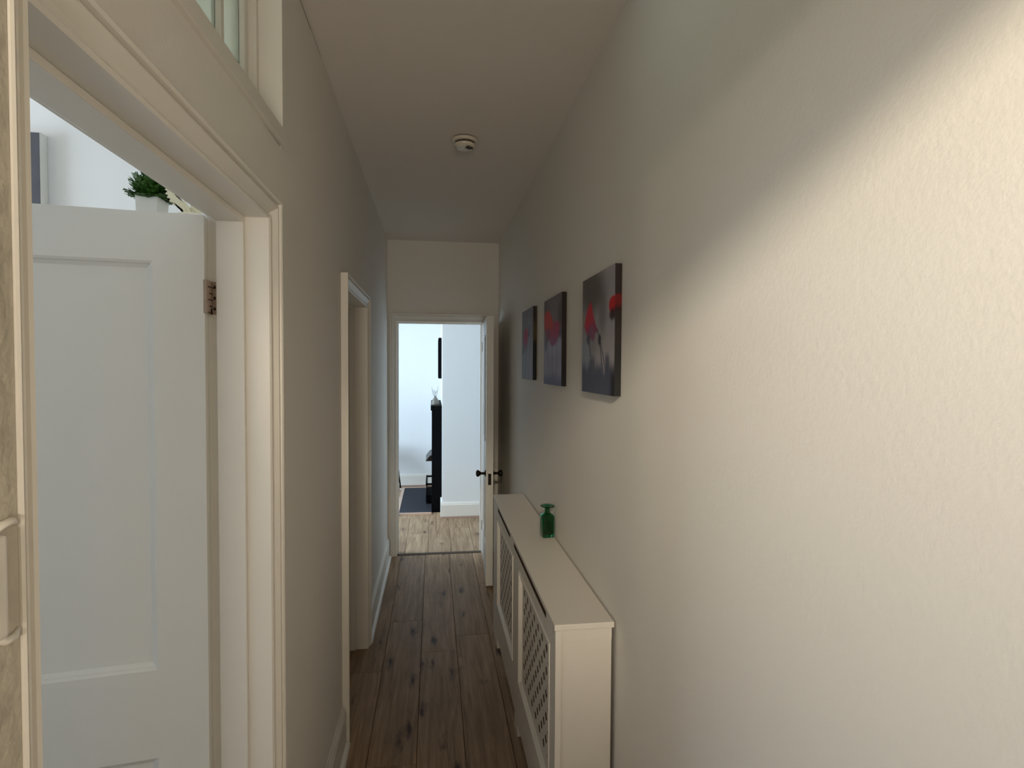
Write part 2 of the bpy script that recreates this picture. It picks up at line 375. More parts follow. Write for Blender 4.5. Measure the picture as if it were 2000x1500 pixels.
def hinge(parent, z):
    bm = bmesh.new()
    box(bm, -.4815, -.462, 1.2965, 1.2994, z, z+.070)                     # leaf on the jamb
    obj_ = obj('hinge', bm, M['hinge'], parent)
    bm = bmesh.new(); box(bm, -.4765, -.4695, 1.2625, 1.2955, z, z+.070, bev=.001); obj('hinge_plate', bm, M['hinge'], obj_)
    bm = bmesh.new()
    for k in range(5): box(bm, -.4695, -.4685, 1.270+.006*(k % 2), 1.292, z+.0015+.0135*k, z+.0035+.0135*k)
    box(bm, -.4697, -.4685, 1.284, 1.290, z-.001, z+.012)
    obj('hinge_shadow_gap', bm, M['screw_and_gap_shade'], obj_)  # dark strips drawn as the shade between the hinge parts
    bm = bmesh.new(); lathe(bm, [(.0045, z), (.0045, z+.070)], -.4995, 1.2935, 10)
    for k in range(3): box(bm, -.503, -.488, 1.2940, 1.2962, z+.005+.024*k, z+.017+.024*k)
    obj('hinge_knuckle', bm, M['hinge'], obj_)
    bm = bmesh.new()
    for zz in (z+.012, z+.058, z+.035):
        for v in box(bm, -.4680, -.4635, 1.2955, 1.2966, zz-.003, zz+.003): pass
    obj('hinge_screw', bm, M['screw_and_gap_shade'], obj_)
hinge(d1, 1.680); hinge(d1, .22)

# window_1: fanlight above door_1
w1 = thing('window_1', None, None, (XL, 1.0, 2.12), kind='structure')
def slope(y): return .032*(y-.9)
bm = bmesh.new()
for v in box(bm, XL-.05, XL+.012, .50, 1.497, 2.092, 2.128, bev=.003): v.co.z += slope(v.co.y)
obj('window_sill', bm, M['gloss'], w1)
bm = bmesh.new()
box(bm, XB, XL-.050, 1.452, 1.47, 2.105, 2.555); box(bm, XB, XL, .505, .52, 2.105, 2.555); box(bm, XB, XL, .50, 1.47, 2.545, 2.575)
box(bm, XB, XL-.05, .52, 1.452, 2.105, 2.135); box(bm, XL-.050, XL+.006, 1.466, 1.497, 2.128, 2.575, bev=.002)
obj('window_frame', bm, M['gloss'], w1)
gx = XB+.028
obj('glazing_stile', bx(gx-.012, gx+.014, 1.425, 1.452, 2.135, 2.545, bev=.003), M['gloss'], w1)
obj('glazing_rail', bx(gx-.012, gx+.014, .52, 1.425, 2.135, 2.160, bev=.003), M['gloss'], w1)
ys = [1.425, 1.285, .98, .675, .52]
for a, b in zip(ys, ys[1:]):
    if b != .52: obj('glazing_bar', bx(gx-.010, gx+.014, b-.009, b+.009, 2.160, 2.545, bev=.003), M['gloss'], w1)
    obj('pane', bx(gx-.002, gx+.002, b+(.009 if b != .52 else 0), a-(.009 if a != 1.425 else 0), 2.160, 2.545), M['pane'], w1)

# door_2: second doorway on the left
d2 = thing('door_2', None, None, (XL, 2.8, 0), kind='structure')
door_frame(d2, 2.430, 3.180, 1.892, XL, XB, -.425, -.455)
architrave(d2, lambda a, z, h: (XL+h*.85, a, z), 2.430, 3.180, 1.892, 1.0, 1.0, 1.15)
u2 = Matrix(((0, -1, 0, -.457), (1, 0, 0, 2.434), (0, 0, 1, 0), (0, 0, 0, 1)))
panel_leaf('door_leaf', d2, .742, .036, 1.886, [(.10, .642, .20, .76), (.10, .642, .95, 1.77)], u2, M['door'], z0=.008)

# door_3: end doorway with leaf opened towards us
d3 = thing('door_3', None, None, (.05, YE, 0), kind='structure')
obj('jamb', bx(-.318, -.297, YE-.002, YE+.112, 0, 1.94), M['gloss'], d3)
obj('jamb', bx(.404, .425, YE-.002, YE+.112, 0, 1.94), M['gloss'], d3)
obj('head_lining', bx(-.318, .425, YE-.002, YE+.112, 1.94, 1.962), M['gloss'], d3)
for a, b, c, d in ((-.297, -.286, 0, 1.929), (.393, .404, 0, 1.929), (-.297, .404, 1.929, 1.94)):
    obj('door_stop', bx(a, b, YE+.045, YE+.08, c, d), M['gloss'], d3)
CAS_SAVE = CAS
architrave(d3, lambda a, z, h: (a, YE-h*.8, z), -.297, .404, 1.94, .98, 1.25, 1.28)
hx, hy = .409, YE-.012; fx, fy = .371, 3.968
L3 = math.hypot(fx-hx, fy-hy); du = Vector((fx-hx, fy-hy, 0)).normalized(); dn = Vector((-du.y, du.x, 0)); dn = dn if dn.x > 0 else -dn
m3 = Matrix(((du.x, dn.x, 0, hx), (du.y, dn.y, 0, hy), (0, 0, 1, 0), (0, 0, 0, 1)))
T3 = .050
leaf3 = panel_leaf('door_leaf', d3, L3, T3, 1.93, [(.10, L3/2-.045, .26, .74), (L3/2+.045, L3-.10, .26, .74), (.10, L3/2-.045, 1.0, 1.82), (L3/2+.045, L3-.10, 1.0, 1.82)], m3, M['door'], z0=.012, inset=.021, ch=.024)
def knob(side):
    bm = bmesh.new(); zc = .808; s = L3-.055
    prof = [(.0, .0), (.024, .0), (.024, .005), (.010, .009), (.009, .034), (.016, .042), (.023, .050), (.025, .058), (.021, .067), (.010, .071), (.0, .072)]
    n = 20; rings = []
    for r, d in prof:
        y = (-d if side < 0 else T3+d); rings.append([bm.verts.new((s+max(r, .0002)*math.cos(2*math.pi*k/n), y, zc+max(r, .0002)*math.sin(2*math.pi*k/n))) for k in range(n)])
    for a, b in zip(rings, rings[1:]):
        for k in range(n): bm.faces.new([a[k], a[(k+1) % n], b[(k+1) % n], b[k]])
    for v in bm.verts: v.co = m3 @ v.co
    obj('door_knob', bm, M['bronze'], leaf3, smooth=True)
knob(-1); knob(1)
bm = bmesh.new(); vs = box(bm, L3-.001, L3+.002, .014, .036, .735, .815); vs += box(bm, L3, L3+.008, .019, .031, .770, .788)
for v in vs: v.co = m3 @ v.co
obj('latch_plate', bm, M['bronze'], leaf3)
for z in (.2, 1.7):
    bm = bmesh.new(); lathe(bm, [(.006, z), (.006, z+.08)], .407, YE-.014, 10); obj('hinge', bm, M['hinge'], leaf3)

# ---------------------------------------------------------------- radiator cover
YN, YF, XC, HC = 1.602, 3.318, .353, .814
rc = thing('radiator_cover', 'long white radiator cover with lattice grilles along the right wall', 'radiator cover', (.45, 2.46, 0))
obj('top_board', bx(XC, XR-.006, YN, YF, HC-.018, HC, bev=.0025), M['mdf'], rc)
xf0, xf1 = XC+.003, XC+.021
obj('side_panel', bx(xf1, XR-.013, YN+.006, YN+.022, 0, HC-.018), M['mdf'], rc)
obj('side_panel', bx(xf1, XR-.013, YF-.022, YF-.006, 0, HC-.018), M['mdf'], rc)
# batten strip under the near overhang
obj('corner_batten', bx(xf1, XR-.013, YN+.0035, YN+.006, HC-.052, HC-.018), M['mdf'], rc)
opens = [(1.680, 2.305), (2.490, 3.095)]
OZ0, OZ1 = .245, .722
slots = [(1.742, 2.47), (2.594, 3.09)]
frame_holes = [(a, b, OZ0, OZ1) for a, b in opens] + [(a, b, .771, .791) for a, b in slots] + [(1.70, 2.33, 0, .06), (2.42, 3.09, 0, .06)]
bm = grid_wall('X', xf0, xf1, YN, YF-.004, 0, HC-.018, frame_holes)
o = obj('front_frame', bm, [M['mdf'], M['raw_mdf_and_shade']], rc)
for p in o.data.polygons:
    if p.center.x > xf1-.001 or (abs(p.normal.x) < .5 and .770 < p.center.z < .792 and YN+.01 < p.center.y < YF-.02): p.material_index = 1  # bare back face; slot walls coloured dark as shade
for a, b in opens:     # chamfered bead round each opening
    bm = bmesh.new(); P = [(0, .003), (-.010, .0), (-.016, -.012), (0, -.016)]
    P = [(0.0, 0.0), (0.0, -.004), (.014, .012), (.014, .018)]
    pr = [(0, xf0-.003), (.004, xf0-.004), (.016, xf0+.010), (.016, xf1), (0, xf1)]
    corners = [(a, OZ0, 1, 1), (b, OZ0, -1, 1), (b, OZ1, -1, -1), (a, OZ1, 1, -1)]
    rings = [[bm.verts.new((x, y+sy*w_, z+sz*w_)) for w_, x in pr] for y, z, sy, sz in corners]
    for i in range(4):
        r0, r1 = rings[i], rings[(i+1) % 4]
        for k in range(len(pr)): bm.faces.new([r0[k], r0[(k+1) % len(pr)], r1[(k+1) % len(pr)], r1[k]])
    obj('bead_moulding', bm, M['mdf'], rc)
    # lattice grille: diamond holes on a chequered grid
    bm = bmesh.new(); ga, gb, gz0, gz1 = a+.012, b-.012, OZ0+.012, OZ1-.012
    nx = max(3, round((gb-ga)/.0375)); nz = max(3, round((gz1-gz0)/.0375)); cw, chh = (gb-ga)/nx, (gz1-gz0)/nz
    xg0, xg1 = xf0+.011, xf0+.0135; vc = {}
    def V(x, y, z):
        k = (x, round(y, 4), round(z, 4))
        if k not in vc: vc[k] = bm.verts.new((x, y, z))
        return vc[k]
    hw = .0158; hh = .0170
    for i in range(nx):
        for j in range(nz):
            y0, y1, z0, z1 = ga+i*cw, ga+(i+1)*cw, gz0+j*chh, gz0+(j+1)*chh; cy, cz = (y0+y1)/2, (z0+z1)/2
            edge = i in (0, nx-1) or j in (0, nz-1)
            for x in (xg0, xg1):
                c = [V(x, y0, z0), V(x, y1, z0), V(x, y1, z1), V(x, y0, z1)]
                if (i+j) % 2 or edge: bm.faces.new(c); continue
                d = [V(x, cy, cz-hh), V(x, cy+hw, cz), V(x, cy, cz+hh), V(x, cy-hw, cz)]
                for k in range(4):
                    bm.faces.new([c[k], c[(k+1) % 4], d[k]]); bm.faces.new([c[(k+1) % 4], d[(k+1) % 4], d[k]])
            if not ((i+j) % 2 or edge):
                d = [[V(x, cy, cz-hh), V(x, cy+hw, cz), V(x, cy, cz+hh), V(x, cy-hw, cz)] for x in (xg0, xg1)]
                for k in range(4): bm.faces.new([d[0][k], d[0][(k+1) % 4], d[1][(k+1) % 4], d[1][k]])
    o = obj('grille', bm, [M['mdf'], M['raw_mdf_and_shade']], rc)
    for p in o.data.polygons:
        if abs(p.normal.x) < .9 or p.center.x > (xg0+xg1)/2+.001: p.material_index = 1  # hole rims coloured dark as shade, back left bare

# ---------------------------------------------------------------- green bottle
bt = thing('glass_bottle', 'small green glass bottle with flared lip on the white radiator cover', 'bottle', (.505, 2.462, HC))
bm = bmesh.new()
def sqring(r, z, e, cx=.505, cy=2.462, n=32, rot=.12):
    out = []
    for k in range(n):
        a = 2*math.pi*k/n; c, s = math.cos(a), math.sin(a)
        q = (abs(c)**e + abs(s)**e)**(-1/e)
        x, y = r*q*c, r*q*s
        out.append(bm.verts.new((cx + x*math.cos(rot)-y*math.sin(rot), cy + x*math.sin(rot)+y*math.cos(rot), z)))
    return out
z = HC+.0006
prof = [(.024, z, 8), (.0272, z+.003, 8), (.0275, z+.050, 8), (.0275, z+.088, 8), (.0255, z+.097, 6), (.018, z+.104, 3), (.0125, z+.108, 2), (.0115, z+.118, 2), (.0115, z+.126, 2), (.016, z+.132, 2), (.030, z+.135, 2), (.0325, z+.137, 2), (.031, z+.140, 2), (.016, z+.1375, 2), (.0085, z+.132, 2), (.0085, z+.106, 2), (.016, z+.099, 3), (.0225, z+.093, 6), (.0238, z+.086, 8), (.0238, z+.018, 8), (.020, z+.012, 6)]
rings = [sqring(*p) for p in prof]
for a, b in zip(rings, rings[1:]):
    for k in range(32): bm.faces.new([a[k], a[(k+1) % 32], b[(k+1) % 32], b[k]])
bm.faces.new(rings[0]); bm.faces.new(rings[-1])
obj('bottle_glass', bm, M['green_glass'], bt, smooth=True)

# ---------------------------------------------------------------- three poppy canvases
def sm(a, b, x):
    t = max(0.0, min(1.0, (x-a)/(b-a))); return t*t*(3-2*t)
def mixc(c, d, t): return tuple(c[i]*(1-t)+d[i]*t for i in range(3))
def nse(x, y, s):
    from mathutils import noise
    return noise.noise(Vector((x, y, s*7.3)))
def ell(u_, v_, cu, cv, ru, rv, rot=0.0, soft=.15):
    du_, dv_ = u_-cu, v_-cv; c, s = math.cos(rot), math.sin(rot)
    a, b = du_*c+dv_*s, -du_*s+dv_*c
    return 1-sm(1-soft, 1+soft, math.hypot(a/ru, b/rv))
def line(u_, v_, p, q, wd):
    pu, pv = p; qu, qv = q; t = max(0, min(1, ((u_-pu)*(qu-pu)+(v_-pv)*(qv-pv))/((qu-pu)**2+(qv-pv)**2)))
    d = math.hypot(u_-pu-t*(qu-pu), v_-pv-t*(qv-pv)); return 1-sm(wd*.5, wd*1.3, d)
S = lambda r, g_, b: srgb(r, g_, b)[:3]
def art_big(u_, v_):
    n = nse(u_*3, v_*3, 1)
    c = mixc(S(150, 142, 140), S(178, 172, 178), sm(.3, .8, u_ + .3*n))
    c = mixc(c, S(92, 84, 80), ell(u_, v_, .30+.08*n, .12, .42, .17, .1, .5)*.85)
    c = mixc(c, S(100, 92, 88), ell(u_, v_, .66, .34, .12, .14, 0, .7)*.6)
    c = mixc(c, S(176, 172, 180), sm(.86, .95, u_)*(1-sm(.3, .6, v_))*.8)
    c = mixc(c, S(150, 160, 176), (1-sm(.15, .45, u_))*sm(.42, .6, v_)*.7)
    c = mixc(c, S(74, 78, 98), sm(.70+.08*nse(u_*9, 0, 3), .84+.06*nse(u_*9, 0, 3), v_)*.95)
    for cu, ct, wd in ((.36, .66, .09), (.55, .74, .05), (.80, .64, .07), (.12, .78, .05)):
        c = mixc(c, S(80, 84, 104), (1-sm(wd*.5, wd, abs(u_-cu-.02*n)))*sm(ct, ct+.08, v_)*.85)
    c = mixc(c, S(20, 18, 22), sm(.84, .96, u_)*sm(.72, .9, v_))
    for p, q, wd in (((.50, .46), (.60, .56), .010), ((.58, .56), (.68, .80), .011), ((.60, .56), (.76, .80), .009), ((.25, .56), (.30, .68), .012)):
        c = mixc(c, S(46, 46, 58), line(u_, v_, p, q, wd)*.95)
    c = mixc(c, S(50, 48, 58), ell(u_, v_, .58, .555, .045, .045, 0, .3)); c = mixc(c, S(70, 68, 86), ell(u_, v_, .22, .53, .06, .05, 0, .4)*.9)
    # poppy: pointed bell
    t = (v_-.21)/.24; wdt = .21*max(0, min(1, t))**.75
    if 0 < t < 1.4:
        k = (1-sm(.9, 1.1, abs(u_-.28-.03*math.sin(v_*14))/max(wdt, .005))) * (1-sm(.98, 1.12, t+.14*math.sin(u_*24)))
        c = mixc(c, mixc(S(206, 40, 58), S(150, 60, 96), sm(.35, 1.05, t+.3*n)), k)
    c = mixc(c, S(140, 66, 104), ell(u_, v_, .34, .49, .10, .06, .3, .3)*.85)
    c = mixc(c, S(214, 22, 22), ell(u_, v_, .955, .30, .115, .065, 0, .12)); c = mixc(c, S(50, 8, 12), ell(u_, v_, .94, .375, .085, .045, 0, .4)*.95)
    return c
def art_mid(u_, v_):
    n = nse(u_*3, v_*3, 5)
    c = mixc(S(128, 118, 122), S(160, 160, 186), sm(.35, .75, v_+.1*n))
    c = mixc(c, S(92, 84, 84), ell(u_, v_, .12, .15, .22, .14, 0, .6)*.7); c = mixc(c, S(84, 66, 68), ell(u_, v_, .96, .24, .16, .16, 0, .5)*.8)
    c = mixc(c, S(182, 186, 210), ell(u_, v_, .62, .56, .36, .10, 0, .6)*.7)
    for i in range(7):
        x = .12+.13*i; c = mixc(c, S(110, 114, 148) if i % 2 else S(178, 180, 206), line(u_, v_, (x, .5+.03*(i % 3)), (x+.10*math.sin(i*2.1), 1.02), .016)*.7)
    c = mixc(c, S(92, 100, 136), sm(.82, 1.0, v_+.05*n)*.8)
    k = ell(u_, v_, .30, .31, .30, .16, .35, .12); c = mixc(c, mixc(S(206, 64, 56), S(160, 56, 96), sm(.30, .44, v_-.1*u_)), k)
    k = ell(u_, v_, .24, .42, .13, .07, -.4, .3); c = mixc(c, S(120, 66, 110), k*.8)
    k = ell(u_, v_, .63, .42, .28, .13, -.2, .14); c = mixc(c, mixc(S(176, 62, 96), S(150, 84, 126), sm(.40, .52, v_)), k)
    c = mixc(c, S(92, 70, 96), ell(u_, v_, .93, .43, .06, .05, 0, .3)*.8); c = mixc(c, S(96, 92, 118), ell(u_, v_, .14, .53, .05, .07, 0, .4)*.8)
    return c
def art_far(u_, v_):
    n = nse(u_*3, v_*3, 9)
    c = mixc(S(124, 118, 128), S(146, 150, 168), sm(.3, .7, v_+.1*n))
    c = mixc(c, S(170, 174, 192), ell(u_, v_, .7, .5, .2, .4, 0, .6)*.5)
    for i in range(6):
        x = .15+.15*i; c = mixc(c, S(96, 100, 112) if i % 2 else S(176, 178, 196), line(u_, v_, (x+.2, .45), (x, 1.02), .018)*.6)
    c = mixc(c, S(64, 66, 80), line(u_, v_, (.70, .26), (.64, .36), .05)*.8)
    k = ell(u_, v_, .36, .41, .22, .15, -.25, .16); c = mixc(c, mixc(S(176, 56, 90), S(150, 84, 116), sm(.40, .54, v_)), k)
    c = mixc(c, S(96, 96, 104), ell(u_, v_, .22, .57, .13, .06, -.4, .3)*.8)
    return c
M['art'] = bpy.data.materials.new('printed_canvas'); M['art'].use_nodes = True
_nt = M['art'].node_tree; _a = _nt.nodes.new('ShaderNodeVertexColor'); _a.layer_name = 'print'
_p = _nt.nodes['Principled BSDF']; _p.inputs['Roughness'].default_value = .7; _nt.links.new(_a.outputs['Color'], _p.inputs['Base Color'])
_n = _nt.nodes.new('ShaderNodeTexNoise'); _n.inputs['Scale'].default_value = 700; _b = _nt.nodes.new('ShaderNodeBump'); _b.inputs['Strength'].default_value = .15; _b.inputs['Distance'].default_value = .001
_nt.links.new(_n.outputs['Fac'], _b.inputs['Height']); _nt.links.new(_b.outputs['Normal'], _p.inputs['Normal'])
def canvas(y_near, y_far, z0, z1, art, side, label, tilt=0.0):
    t = thing('canvas_print', label, 'picture', (XR-.009, (y_near+y_far)/2, z0), 'poppy canvases on the right wall')
    NU, NV = 72, 90; xf, xb = XR-.021, XR-.001
    verts, cols, faces = [], [], []
    for j in range(NV+1):
        for i in range(NU+1):
            u_, v_ = i/NU, j/NV
            verts.append((xf, y_far+(y_near-y_far)*u_, z1+(z0-z1)*v_)); cols.append(art(u_, v_))
    id_ = lambda i, j: j*(NU+1)+i
    for j in range(NV):
        for i in range(NU): faces.append((id_(i, j), id_(i, j+1), id_(i+1, j+1), id_(i+1, j)))
    def edge(ids, fn):
        base = len(verts)
        for k in (0, 1):
            for q in ids:
                x, y, z_ = verts[q]; verts.append((xf if k == 0 else xb, y, z_)); cols.append(fn(q, cols[q]))
        n_ = len(ids)
        for a in range(n_-1): faces.append((base+a, base+a+1, base+n_+a+1, base+n_+a))
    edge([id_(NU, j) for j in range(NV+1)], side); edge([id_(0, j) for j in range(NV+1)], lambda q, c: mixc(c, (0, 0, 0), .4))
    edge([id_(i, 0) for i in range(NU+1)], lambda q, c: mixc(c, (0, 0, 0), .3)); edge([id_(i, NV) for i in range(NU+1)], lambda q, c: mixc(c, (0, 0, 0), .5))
    me = bpy.data.meshes.new('canvas_face'); me.from_pydata(verts, [], faces)
    ca = me.color_attributes.new('print', 'FLOAT_COLOR', 'POINT')
    for k, c in enumerate(cols): ca.data[k].color = (*c, 1)
    me.materials.append(M['art'])
    o = bpy.data.objects.new('canvas_face', me); C.objects.link(o); o.parent = t; o.matrix_parent_inverse = world_of(t).inverted()
    bm = bmesh.new(); e = .012
    box(bm, xf+.004, xb, y_near+.001, y_near+e, z0+.001, z1-.001); box(bm, xf+.004, xb, y_far-e, y_far-.001, z0+.001, z1-.001)
    box(bm, xf+.004, xb, y_near+e, y_far-e, z0+.001, z0+e); box(bm, xf+.004, xb, y_near+e, y_far-e, z1-e, z1-.001)
    obj('stretcher_frame', bm, M['brown_bead'], t)
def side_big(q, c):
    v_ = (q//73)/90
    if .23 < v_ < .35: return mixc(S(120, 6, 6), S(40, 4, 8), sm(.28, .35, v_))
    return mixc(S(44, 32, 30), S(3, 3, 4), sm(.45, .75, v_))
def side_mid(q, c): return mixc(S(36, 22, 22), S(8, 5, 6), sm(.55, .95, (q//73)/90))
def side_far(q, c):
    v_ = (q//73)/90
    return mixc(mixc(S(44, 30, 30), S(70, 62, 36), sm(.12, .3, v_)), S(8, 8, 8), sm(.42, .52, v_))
canvas(1.583, 1.942, 1.487, 1.872, art_big, side_big, 'nearest poppy canvas with two vivid red flowers, dark slate base')
canvas(2.268, 2.640, 1.493, 1.880, art_mid, side_mid, 'middle poppy canvas with overlapping orange-red and pink flowers')
canvas(2.940, 3.312, 1.503, 1.893, art_far, side_far, 'farthest poppy canvas with one faint pink bud on grey')

# ---------------------------------------------------------------- smoke alarm
sa = thing('smoke_alarm', 'round white smoke alarm on the corridor ceiling', 'smoke alarm', (.140, 2.600, ZC))
def disc(parent, name, prof, material, smooth=False):
    bm = bmesh.new(); lathe(bm, [(max(r, .0004), ZC-z_) for r, z_ in prof], .140, 2.600, 40); return obj(name, bm, material, parent, smooth)
disc(sa, 'base_plate', [(.0575, .004), (.058, .006), (.058, .014), (.054, .018), (.046, .018)], M['plastic'])
disc(sa, 'shadow_gap', [(.0545, 0), (.0545, .0045)], M['slot_and_shade_dark'])  # dark disc paints the shadow line between alarm and ceiling
disc(sa, 'sounder_gap', [(.044, .0175), (.044, .026)], M['slot_and_shade_dark'])
disc(sa, 'housing', [(.047, .0255), (.048, .028), (.046, .036), (.036, .043), (.0, .044)], M['plastic'])
bm = bmesh.new()
for k in range(5):
    a = R(-70+14*k); box(bm, -.0032, .0032, -.012, .012, -.0465, -.0415, mtx=Matrix.Translation((.140+.026*math.cos(a), 2.600+.026*math.sin(a), ZC)) @ Matrix.Rotation(a, 4, 'Z') @ Matrix.Rotation(R(90), 4, 'Z'))
obj('vent_slots', bm, M['slot_and_shade_dark'], sa)
bm = bmesh.new(); lathe(bm, [(.010, ZC-.0465), (.011, ZC-.042)], .128, 2.600, 16); obj('test_button', bm, M['plastic'], sa)

# ---------------------------------------------------------------- light switch on near left wall
ls = thing('light_switch', 'white plastic light switch plate beside the near door frame', 'light switch', (-.342, .455, 1.39))
obj('switch_plate', bx(-.3425, -.333, .412, .494, 1.354, 1.436, bev=.0035), M['gloss'], ls)
obj('switch_rocker', bx(-.334, -.329, .443, .463, 1.376, 1.414, bev=.0015), M['plastic'], ls)
for zz, sg in ((1.439, 1), (1.351, -1)):
    bm = bmesh.new(); tube(bm, [(-.342, .490, zz-.002*sg), (-.340, .498, zz+.003*sg), (-.340, .508, zz+.004*sg), (-.342, .516, zz)], [.002, .0035, .0035, .002])
    obj('filler_ridge', bm, M['gloss'], ls, smooth=True)

# ---------------------------------------------------------------- side room: wardrobe, plant, ornament, canvas
wd = thing('wardrobe', 'tall white wardrobe behind the open near door', 'wardrobe', (-.95, 1.9, 0))
obj('carcass', bx(-1.30, -.56, 1.62, 2.18, .06, 1.955), M['mdf'], wd)
obj('plinth', bx(-1.29, -.57, 1.64, 2.17, 0, .06), M['mdf'], wd)
obj('top_board', bx(-1.31, -.55, 1.61, 2.19, 1.955, 1.973, bev=.002), M['mdf'], wd)
for a, b in ((-1.297, -.932), (-.928, -.563)):
    o = obj('wardrobe_door', bx(a, b, 1.600, 1.619, .07, 1.950, bev=.002), M['mdf'], wd)
    hxx = b-.04 if a < -1.1 else a+.04
    bm = bmesh.new(); box(bm, hxx-.005, hxx+.005, 1.575, 1.600, .95, 1.10, bev=.002); obj('wardrobe_handle', bm, M['bronze'], o)
ZW = 1.973
pp = thing('potted_plant', 'small bushy green plant in a square white pot above the near door', 'plant', (-.787, 1.735, ZW))
bm = bmesh.new()
mtp = Matrix.Translation((-.787, 1.735, ZW)) @ Matrix.Rotation(R(-4), 4, 'Z')
def frust(bm, w0, w1, z0, z1, mtx):
    vs = [bm.verts.new(mtx @ Vector((sx*w, sy*w, z_))) for w, z_ in ((w0, z0), (w1, z1)) for sx, sy in ((-1, -1), (1, -1), (1, 1), (-1, 1))]
    return vs
o1 = frust(bm, .027, .030, 0, .070, mtp); i1 = frust(bm, .024, .027, .004, .070, mtp)
for k in range(4):
    bm.faces.new([o1[k], o1[(k+1) % 4], o1[4+(k+1) % 4], o1[4+k]]); bm.faces.new([i1[k], i1[(k+1) % 4], i1[4+(k+1) % 4], i1[4+k]])
    bm.faces.new([o1[4+k], o1[4+(k+1) % 4], i1[4+(k+1) % 4], i1[4+k]])
bm.faces.new(o1[:4]); bm.faces.new(i1[:4]); obj('pot', bm, M['pot'], pp)
bm = bmesh.new(); s_ = frust(bm, .026, .0272, .055, .062, mtp); bm.faces.new(s_[:4]); bm.faces.new(s_[4:])
for k in range(4): bm.faces.new([s_[k], s_[(k+1) % 4], s_[4+(k+1) % 4], s_[4+k]])
obj('soil', bm, M['soil'], pp)
bm = bmesh.new(); rnd = random.Random(3)
for k in range(420):
    az = rnd.uniform(0, 2*math.pi); el = rnd.uniform(.05, 1.45); ln = rnd.uniform(.04, .075) * (1.0 if el > .5 else .7)
    d = Vector((math.cos(az)*math.cos(el), math.sin(az)*math.cos(el), math.sin(el)))
    p0 = mtp @ Vector((rnd.uniform(-.014, .014), rnd.uniform(-.014, .014), .062)); sd = d.cross(Vector((0, 0, 1))).normalized()
    up = sd.cross(d)
    for q in range(4):       # leaflets along a sprig
        t0 = .35+.18*q; b0 = p0 + d*ln*t0; 
        for s in (-1, 1):
            tip = b0 + d*.012 + sd*s*.012 + up*rnd.uniform(-.004, .004); m1 = b0 + d*.009 + sd*s*.002; m0 = b0 + d*.001 + sd*s*.008
            bm.faces.new([bm.verts.new(v) for v in (b0, m0, tip, m1)])
    bm.faces.new([bm.verts.new(v) for v in (p0-sd*.0006, p0+sd*.0006, p0+d*ln+sd*.0003, p0+d*ln-sd*.0003)])
f = obj('foliage', bm, M['leaf'], pp); f['kind'] = 'stuff'
# winged ornament
orn = thing('wing_ornament', 'cream winged ornament with serrated feathers right of the pot', 'ornament', (-.69, 1.66, ZW))
bm = bmesh.new()
outer = [(-.738, 2.052), (-.745, 2.043), (-.738, 2.040), (-.744, 2.032), (-.736, 2.030), (-.740, 2.022), (-.731, 2.020), (-.734, 2.012), (-.724, 2.011), (-.724, 2.003), (-.713, 2.003), (-.712, 1.994), (-.700, 1.992), (-.695, 1.976)]
inner = [(-.676, 1.976), (-.685, 2.000), (-.700, 2.012), (-.716, 2.026), (-.726, 2.040), (-.732, 2.052)]
loop = outer + inner
loop = [(x+.028, z_) for x, z_ in loop]
fr = [bm.verts.new((x, 1.650, z_)) for x, z_ in loop]; bk = [bm.verts.new((x+.002, 1.658, z_)) for x, z_ in loop]
bm.faces.new(fr); bm.faces.new(bk)
for k in range(len(loop)): bm.faces.new([fr[k], fr[(k+1) % len(loop)], bk[(k+1) % len(loop)], bk[k]])
bmesh.ops.triangulate(bm, faces=bm.faces[:]); obj('wing', bm, M['cream'], orn)
bm = bmesh.new(); tube(bm, [(-.668, 1.663, ZW+.004), (-.664, 1.661, 1.99), (-.670, 1.658, 2.004), (-.672, 1.656, 2.016)], [.011, .012, .009, .003], 10); obj('body', bm, M['cream'], orn, smooth=True)
bm = bmesh.new(); tube(bm, [(-.630, 1.660, ZW+.004), (-.636, 1.660, 1.986), (-.648, 1.660, 2.000), (-.655, 1.660, 2.008)], [.008, .009, .007, .002], 10); obj('lower_wing', bm, M['cream'], orn, smooth=True)
bm = bmesh.new(); lathe(bm, [(.036, ZW), (.038, ZW+.003), (.034, ZW+.007)], -.655, 1.660, 20); obj('base', bm, M['cream'], orn)
# grey canvas on the back wall of the side room
gc = thing('grey_canvas', 'dark grey canvas with white edges on the side room wall', 'picture', (-1.6, 2.18, 1.9))
obj('canvas_frame', bx(-1.95, -1.335, 2.163, 2.199, 1.72, 2.366), M['canvas_side'], gc)
obj('canvas_face', bx(-1.948, -1.337, 2.1615, 2.163, 1.722, 2.364), M['grey_canvas'], gc)

# ---------------------------------------------------------------- end room
fp = thing('fireplace', 'black fireplace surround with mantel in the end room', 'fireplace', (.04, 6.65, 0))
FY0, FY1 = 6.11, 7.20
obj('surround_leg', bx(-.017, .091, FY0, FY0+.20, .0, 1.10, bev=.004), M['black'], fp)
obj('surround_leg', bx(-.017, .091, FY1-.20, FY1, .0, 1.10, bev=.004), M['black'], fp)
obj('frieze', bx(-.010, .091, FY0+.20, FY1-.20, .86, 1.10), M['black'], fp)
obj('mantel_shelf', bx(-.028, .091, FY0-.004, FY1+.004, 1.10, 1.150, bev=.006), M['black'], fp)
obj('fire_insert', bx(.03, .091, FY0+.20, FY1-.20, .0, .86), M['black'], fp)
bm = bmesh.new(); pr = [(.03, .60), (-.045, .56), (-.085, .505), (.03, .505)]
vs0 = [bm.verts.new((x, 6.42, z_)) for x, z_ in pr]; vs1 = [bm.verts.new((x, 6.88, z_)) for x, z_ in pr]
bm.faces.new(vs0); bm.faces.new(vs1)
